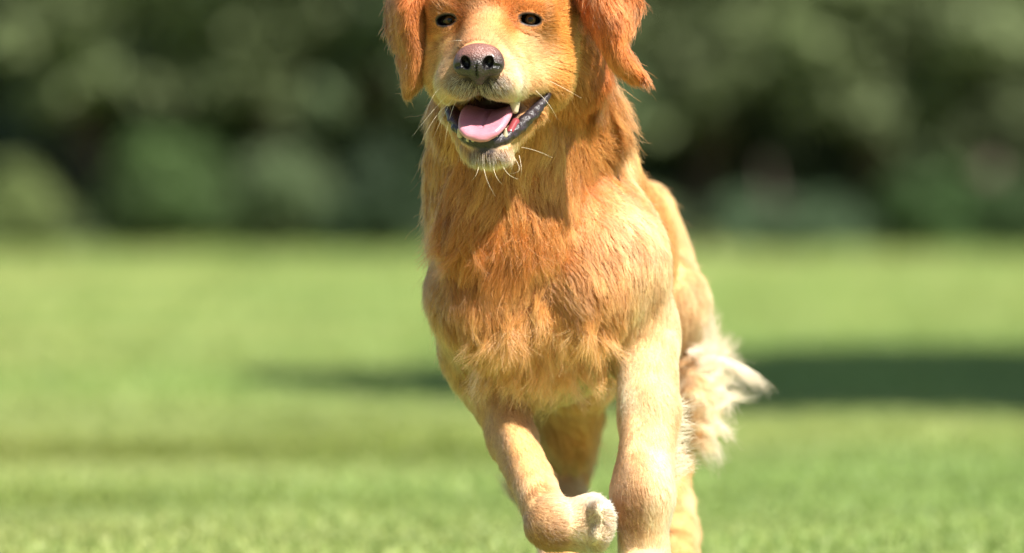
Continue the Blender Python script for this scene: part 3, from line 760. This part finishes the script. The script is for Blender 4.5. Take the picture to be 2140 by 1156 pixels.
for i in range(60):
    t = rng.uniform(1.7, 3.5); a = int(min(t, 3.999)); p = TL[a] * (1 - (t - a)) + TL[a + 1] * (t - a)
    tp.append(p + rng.normal(0, .006, 3)); up = (t < 2.7)
    ang = math.radians(rng.uniform(-30, 25) if up else rng.uniform(-85, -20))
    td.append((math.cos(ang), rng.normal(0, .25), math.sin(ang))); tl.append(rng.uniform(.030, .058)); tcv.append(np.array([.3, 0, rng.choice([-1.6, -1.2, 1.6])]) * rng.uniform(.3, 1))
# three clear curled tufts of the photo
for px, py, d, l, cv in ((1452, 735, (.9, 0, -.35), .062, (-.6, 0, 2.8)), (1475, 760, (.8, 0, .45), .082, (.6, 0, -1.6)), (1480, 770, (.8, 0, .5), .088, (.6, 0, -1.5)), (1490, 800, (.9, 0, 0), .055, (-.3, 0, -2.2)), (1480, 815, (.9, 0, -.5), .06, (.6, 0, .5)), (1470, 790, (.7, 0, .3), .05, (0, 0, -3))):
    for _ in range(2): tp.append(U(px - 8, py, .62)); td.append(d); tl.append(.86 * l * rng.uniform(.9, 1.1)); tcv.append(cv)
qq, rr_, cc_ = locks('plume', tp, td, tl, 45, (.82, .66, .48), tcv, spread=.0034)
# pale and rusty feathering blown sideways from the left hock
fp = [U(1120 + rng.uniform(-10, 10), 1075 + rng.uniform(-15, 10), .72) for _ in range(14)]
fd = [(-.8, rng.normal(0, .1), .55 + rng.normal(0, .18)) for _ in fp]
q2, r2, c2 = locks('feather', fp, fd, [rng.uniform(.035, .058) for _ in fp], 60, (.62, .40, .24), [(.2, 0, rng.uniform(.2, 1.2)) for _ in fp], spread=.004, seed=8)
c2[: len(c2) // 2] *= [.5, .3, .2]
curves_obj('leg_feathering', q2, r2, c2, dog, M_plume)
fp = [U(1398 + rng.uniform(-4, 10), rng.uniform(840, 1000), .185) for _ in range(48)]
fd = [(.9, .5, rng.uniform(-.7, .1)) for _ in fp]
q3, r3, c3 = locks('feather', fp, fd, [rng.uniform(.014, .028) for _ in fp], 13, (.78, .62, .44), [(.2, 0, rng.uniform(-.6, 1.2)) for _ in fp], spread=.0034, seed=9)
curves_obj('leg_feathering', q3, r3, c3, dog, M_plume)
# layered fringe across the breast
proj = np.stack([1070 + V[:, 0] / (CD + V[:, 1]) * FPX, HY - (V[:, 2] - CH) / (CD + V[:, 1]) * FPX], 1)
front = np.nonzero((VN[:, 1] < -.35) & (V[:, 1] > .06) & (V[:, 1] < .3))[0]
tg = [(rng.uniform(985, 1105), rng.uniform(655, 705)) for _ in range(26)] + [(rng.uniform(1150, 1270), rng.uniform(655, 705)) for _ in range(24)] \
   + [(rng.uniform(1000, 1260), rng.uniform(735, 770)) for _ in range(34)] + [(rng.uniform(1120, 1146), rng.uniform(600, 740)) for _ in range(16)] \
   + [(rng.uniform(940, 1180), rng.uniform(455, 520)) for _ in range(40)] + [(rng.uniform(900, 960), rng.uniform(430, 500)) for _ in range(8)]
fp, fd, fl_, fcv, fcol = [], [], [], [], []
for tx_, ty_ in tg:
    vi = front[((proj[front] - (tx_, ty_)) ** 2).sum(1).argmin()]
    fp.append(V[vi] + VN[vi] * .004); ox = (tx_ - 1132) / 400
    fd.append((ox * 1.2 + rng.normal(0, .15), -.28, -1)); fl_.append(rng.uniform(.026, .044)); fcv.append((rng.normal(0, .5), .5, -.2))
    fcol.append(1.25 if ty_ > 590 and tx_ > 1118 else (.72 if ty_ < 530 else 1.0))  # throat locks darker, to match the shade coloured into the throat
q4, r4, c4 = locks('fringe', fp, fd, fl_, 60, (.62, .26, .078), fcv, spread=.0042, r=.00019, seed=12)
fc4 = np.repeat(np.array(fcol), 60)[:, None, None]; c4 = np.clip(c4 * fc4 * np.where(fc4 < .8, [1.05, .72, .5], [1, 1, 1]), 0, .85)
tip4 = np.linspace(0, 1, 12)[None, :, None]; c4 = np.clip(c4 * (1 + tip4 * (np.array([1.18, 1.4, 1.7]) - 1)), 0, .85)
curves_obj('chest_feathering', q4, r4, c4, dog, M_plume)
TO = curves_obj('tail_plume', qq, rr_, cc_, dog, M_plume)

# ---------------------------------------------------------------- nose, tongue, teeth, eyes
def sdf_part(name, prims, cuts, res, mat, cutk=.001, attrs=None, it=1):
    lo = np.min([p.lo for p in prims], 0) - .006; hi = np.max([p.hi for p in prims], 0) + .006
    ax = [np.arange(lo[i], hi[i], res) for i in range(3)]
    F = field(ax, prims)
    if cuts: F = -smin(-F, field(ax, cuts), cutk)
    v, f = surface_nets(F, ax); v = relax(v, f, it)
    return mesh_obj(name, v, f, mat, dog, attrs=attrs(v) if attrs else None)
def e(x, y, z, rx, ry, rz, k=.3, rot=0):
    t = math.radians(rot); Rz = np.array([[math.cos(t), 0, math.sin(t)], [0, 1, 0], [-math.sin(t), 0, math.cos(t)]])
    return Ell(H(x, y, z), np.array([rx, ry, rz]) * cm, RH @ Rz, k=k * cm)
def c(a, b, ra, rb, k=.3): return Cone(H(*a), H(*b), ra * cm, rb * cm, k=k * cm)
g = NT('nose_leather')
a = g.attr('tint'); g.l(a.outputs['Color'], g.b.inputs['Base Color'])
vo = g.n('ShaderNodeTexVoronoi', Scale=620); gg = g.n('ShaderNodeNewGeometry'); g.l(gg.outputs['Position'], vo.inputs['Vector'])
bp = g.n('ShaderNodeBump', Strength=.8, Distance=.001); g.l(vo.outputs['Distance'], bp.inputs['Height']); g.l(bp.outputs[0], g.b.inputs['Normal'])
g.b.inputs['Roughness'].default_value = .38; g.b.inputs['Coat Weight'].default_value = .12; g.b.inputs['Coat Roughness'].default_value = .15
nx_, ny_, nz_ = .5, -9.35, -4.15
NP = [e(nx_, ny_, nz_ + .35, 2.2, 1.5, 1.35, .5), e(nx_, ny_ - .45, nz_ - .25, 1.5, 1.3, 1.25, .5), e(nx_ - 1.35, ny_ - .2, nz_ - .35, 1.15, 1.25, 1.15, .45), e(nx_ + 1.35, ny_ - .2, nz_ - .35, 1.15, 1.25, 1.15, .45),
      c((nx_, ny_ - .6, nz_ - .8), (nx_, ny_ + .1, nz_ - 1.6), 1.0, .75, .6)]
NC = []
for s in (-1, 1):
    NC += [e(nx_ + s * 1.12, ny_ - 1.75, nz_ - .20, .50, 1.2, .70, .15, s * 24), c((nx_ + s * 1.4, ny_ - 1.8, nz_ - .5), (nx_ + s * 2.45, ny_ - .9, nz_ - .62), .36, .14, .2)]
NC += [c((nx_, ny_ - 2.0, nz_ - .2), (nx_, ny_ - 1.5, nz_ - 1.0), .08, .10, .1), c((nx_, ny_ - 1.55, nz_ - 1.0), (nx_, ny_ - .8, nz_ - 2.4), .12, .16, .1)]
def nosecol(v):
    q = HL(v); t = np.clip((q[:, 2] - (nz_ - .12)) / .9, 0, 1)[:, None]; side = np.clip((np.abs(q[:, 0] - nx_) - 1.3) / .9, 0, 1)[:, None]  # lit top and shaded lower half of the nose put into its colour
    c_ = np.array([.030, .021, .021]) * (1 - t) + np.array([.185, .085, .068]) * t
    c_ = c_ * (1 - side * .65) + np.array([.05, .034, .034]) * side * .65
    d = dcuts(NC, v) * 100; k = np.clip(d / .18, .12, 1)[:, None]  # nostrils and groove darkened: recess shade painted in
    return {'tint': ('FLOAT_COLOR', np.concatenate([c_ * k, np.ones((len(v), 1))], 1))}
sdf_part('nose', NP, NC, .0006, g.m, .0008, nosecol)

g = NT('tongue'); nt = g.noise(60, 3); nr = g.ramp(nt.outputs['Fac'], [(.3, (.42, .15, .20)), (.7, (.53, .23, .28))]); g.l(nr.outputs[0], g.b.inputs['Base Color'])
g.b.inputs['Roughness'].default_value = .33; g.b.inputs['Subsurface Weight'].default_value = .2; g.b.inputs['Subsurface Radius'].default_value = (.01, .004, .003); g.b.inputs['Subsurface Scale'].default_value = .3
vo = g.noise(1400, 2); bp = g.n('ShaderNodeBump', Strength=.3, Distance=.0006); g.l(vo.outputs['Fac'], bp.inputs['Height']); g.l(bp.outputs[0], g.b.inputs['Normal'])
trows = [[H(-1.9, 1.5, -8.3), H(.2, 1.5, -8.9), H(2.2, 1.5, -8.3)], [H(-1.95, -1.5, -8.7), H(.3, -1.5, -9.3), H(2.4, -1.5, -8.7)],
         [H(-1.85, -4, -9.2), H(.4, -4, -9.8), H(2.6, -4, -9.0)], [H(-1.7, -6.0, -10.0), H(.5, -6.2, -10.4), H(2.6, -6.0, -9.7)],
         [H(-1.5, -7.2, -10.7), H(.5, -7.6, -11.0), H(2.3, -7.2, -10.5)], [H(-.95, -7.8, -11.25), H(.5, -8.0, -11.4), H(1.8, -7.8, -11.1)], [H(-.2, -7.9, -11.5), H(.5, -8.0, -11.6), H(1.1, -7.9, -11.5)]]
sdf_part('tongue', [Sheet(trows, .0040, 18, 30, k=.003)], [c((.5, -7.5, -10.62), (.45, -6.2, -10.02), .07, .10), c((.45, -6.2, -10.02), (.4, -4.0, -9.42), .10, .12), c((.4, -4.0, -9.42), (.3, -1.5, -8.92), .12, .12)], .0008, g.m, .0015, it=2)

g = NT('tooth'); g.b.inputs['Base Color'].default_value = (.46, .37, .27, 1); g.b.inputs['Roughness'].default_value = .2; M_tooth = g.m
def tooth(a, b, ra, rb, m=None):
    p = [Cone(H(*a), H(*b), ra * cm, rb * cm, k=.001)]
    sdf_part('tooth', p, None, .0007, M_tooth)
tooth((3.25, -4.8, -8.2), (3.3, -4.8, -8.9), .52, .32)
for s, x in ((-1, -1.85), (1, 2.55)): tooth((x, -6.4, -11.3), (x + s * .12, -6.7, -10.7), .30, .10)
for i in range(6):
    x = .4 + (i - 2.5) * .55; tooth((x, -7.5 + .10 * (i - 2.5) ** 2, -11.75), (x, -7.6 + .10 * (i - 2.5) ** 2, -11.35), .24, .17)
g = NT('gum'); g.b.inputs['Base Color'].default_value = (.20, .035, .04, 1); g.b.inputs['Roughness'].default_value = .25
for gp in (c((2.9, -5.6, -7.5), (3.6, -3.8, -7.4), .5, .45), c((2.9, -5.6, -11.0), (3.3, -4.6, -10.0), .4, .4), c((-1.5, -6.0, -11.4), (-2.1, -4.6, -10.4), .35, .35)):
    sdf_part('gum', [gp], None, .001, g.m)

g = NT('eyeball')
tc = g.n('ShaderNodeTexCoord'); sp = g.n('ShaderNodeSeparateXYZ'); g.l(tc.outputs['Object'], sp.inputs[0])
# object space of the eye: -Y looks at the camera; distance from that axis gives pupil / iris / white
vx = g.n('ShaderNodeMath', operation='POWER'); g.l(sp.outputs[0], vx.inputs[0]); vx.inputs[1].default_value = 2
cmb = g.n('ShaderNodeCombineXYZ'); g.l(sp.outputs[0], cmb.inputs[0]); g.l(sp.outputs[2], cmb.inputs[2])
ln = g.n('ShaderNodeVectorMath', operation='LENGTH'); g.l(cmb.outputs[0], ln.inputs[0])
ml = g.n('ShaderNodeMath', operation='MULTIPLY'); g.l(ln.outputs['Value'], ml.inputs[0]); ml.inputs[1].default_value = 100
rm = g.ramp(ml.outputs[0], [(.22, (.002, .0015, .0015)), (.28, (.11, .045, .012)), (.46, (.07, .028, .008)), (.54, (.006, .003, .002)), (.75, (.012, .008, .007))])
g.l(rm.outputs[0], g.b.inputs['Base Color']); g.b.inputs['Roughness'].default_value = .06; g.b.inputs['Specular IOR Level'].default_value = .5; g.b.inputs['IOR'].default_value = 1.38
for ex in EYES:
    u = np.linspace(0, math.pi, 25); v = np.arange(40) / 40 * 2 * math.pi
    uu, vv = np.meshgrid(u, v, indexing='ij'); Rr = .965 * cm
    X = np.stack([np.sin(uu) * np.cos(vv), -np.cos(uu), np.sin(uu) * np.sin(vv)], -1)
    bulge = 1 + .06 * np.clip((np.cos(uu) - .8) / .2, 0, 1)[..., None]
    X = (X * Rr * bulge).reshape(-1, 3)
    i = np.arange(24)[:, None] * 40; j = np.arange(40)[None]; k = (j + 1) % 40
    Fq = np.stack([i + j, i + j + 40, i + k + 40, i + k], -1).reshape(-1, 4)
    o = mesh_obj('eyeball', X, Fq, g.m, dog); o.location = H(*ex); o.rotation_euler = (math.radians(2), 0, 0)

# whiskers
g = NT('whisker'); g.b.inputs['Base Color'].default_value = (.85, .74, .55, 1); g.b.inputs['Roughness'].default_value = .4; M_wh = g.m
def whisker(a, m, b, r=.00017):
    a, m, b = (np.array(x) for x in (a, m, b)); t = np.linspace(0, 1, 10)[:, None]
    p = (1 - t) ** 2 * a + 2 * t * (1 - t) * m + t * t * b
    v, f = tube(p, r * (1 - .8 * t[:, 0]), 5); mesh_obj('whisker', v, f, M_wh, dog)
WH = [((945, 190), (915, 215), (862, 285)), ((938, 175), (905, 180), (888, 245)), ((950, 200), (925, 240), (905, 290)), ((955, 205), (935, 250), (930, 300)),
      ((1090, 308), (1120, 312), (1155, 330)), ((1150, 170), (1180, 185), (1215, 205)), ((1120, 190), (1150, 215), (1165, 250)), ((1075, 330), (1100, 365), (1065, 362)),
      ((1010, 345), (1015, 380), (1035, 410)), ((1030, 345), (1035, 375), (1050, 385)), ((1000, 345), (1000, 365), (985, 378)), ((1050, 345), (1060, 370), (1085, 375)), ((990, 90), (960, 80), (935, 88)),
      ((1085, 325), (1092, 350), (1088, 372)), ((940, 215), (905, 240), (880, 300))]
for a, m, b in WH:
    whisker(U(*a, -.065), U(*m, -.085), U(*b, -.07))
print('total', time.time() - T0)
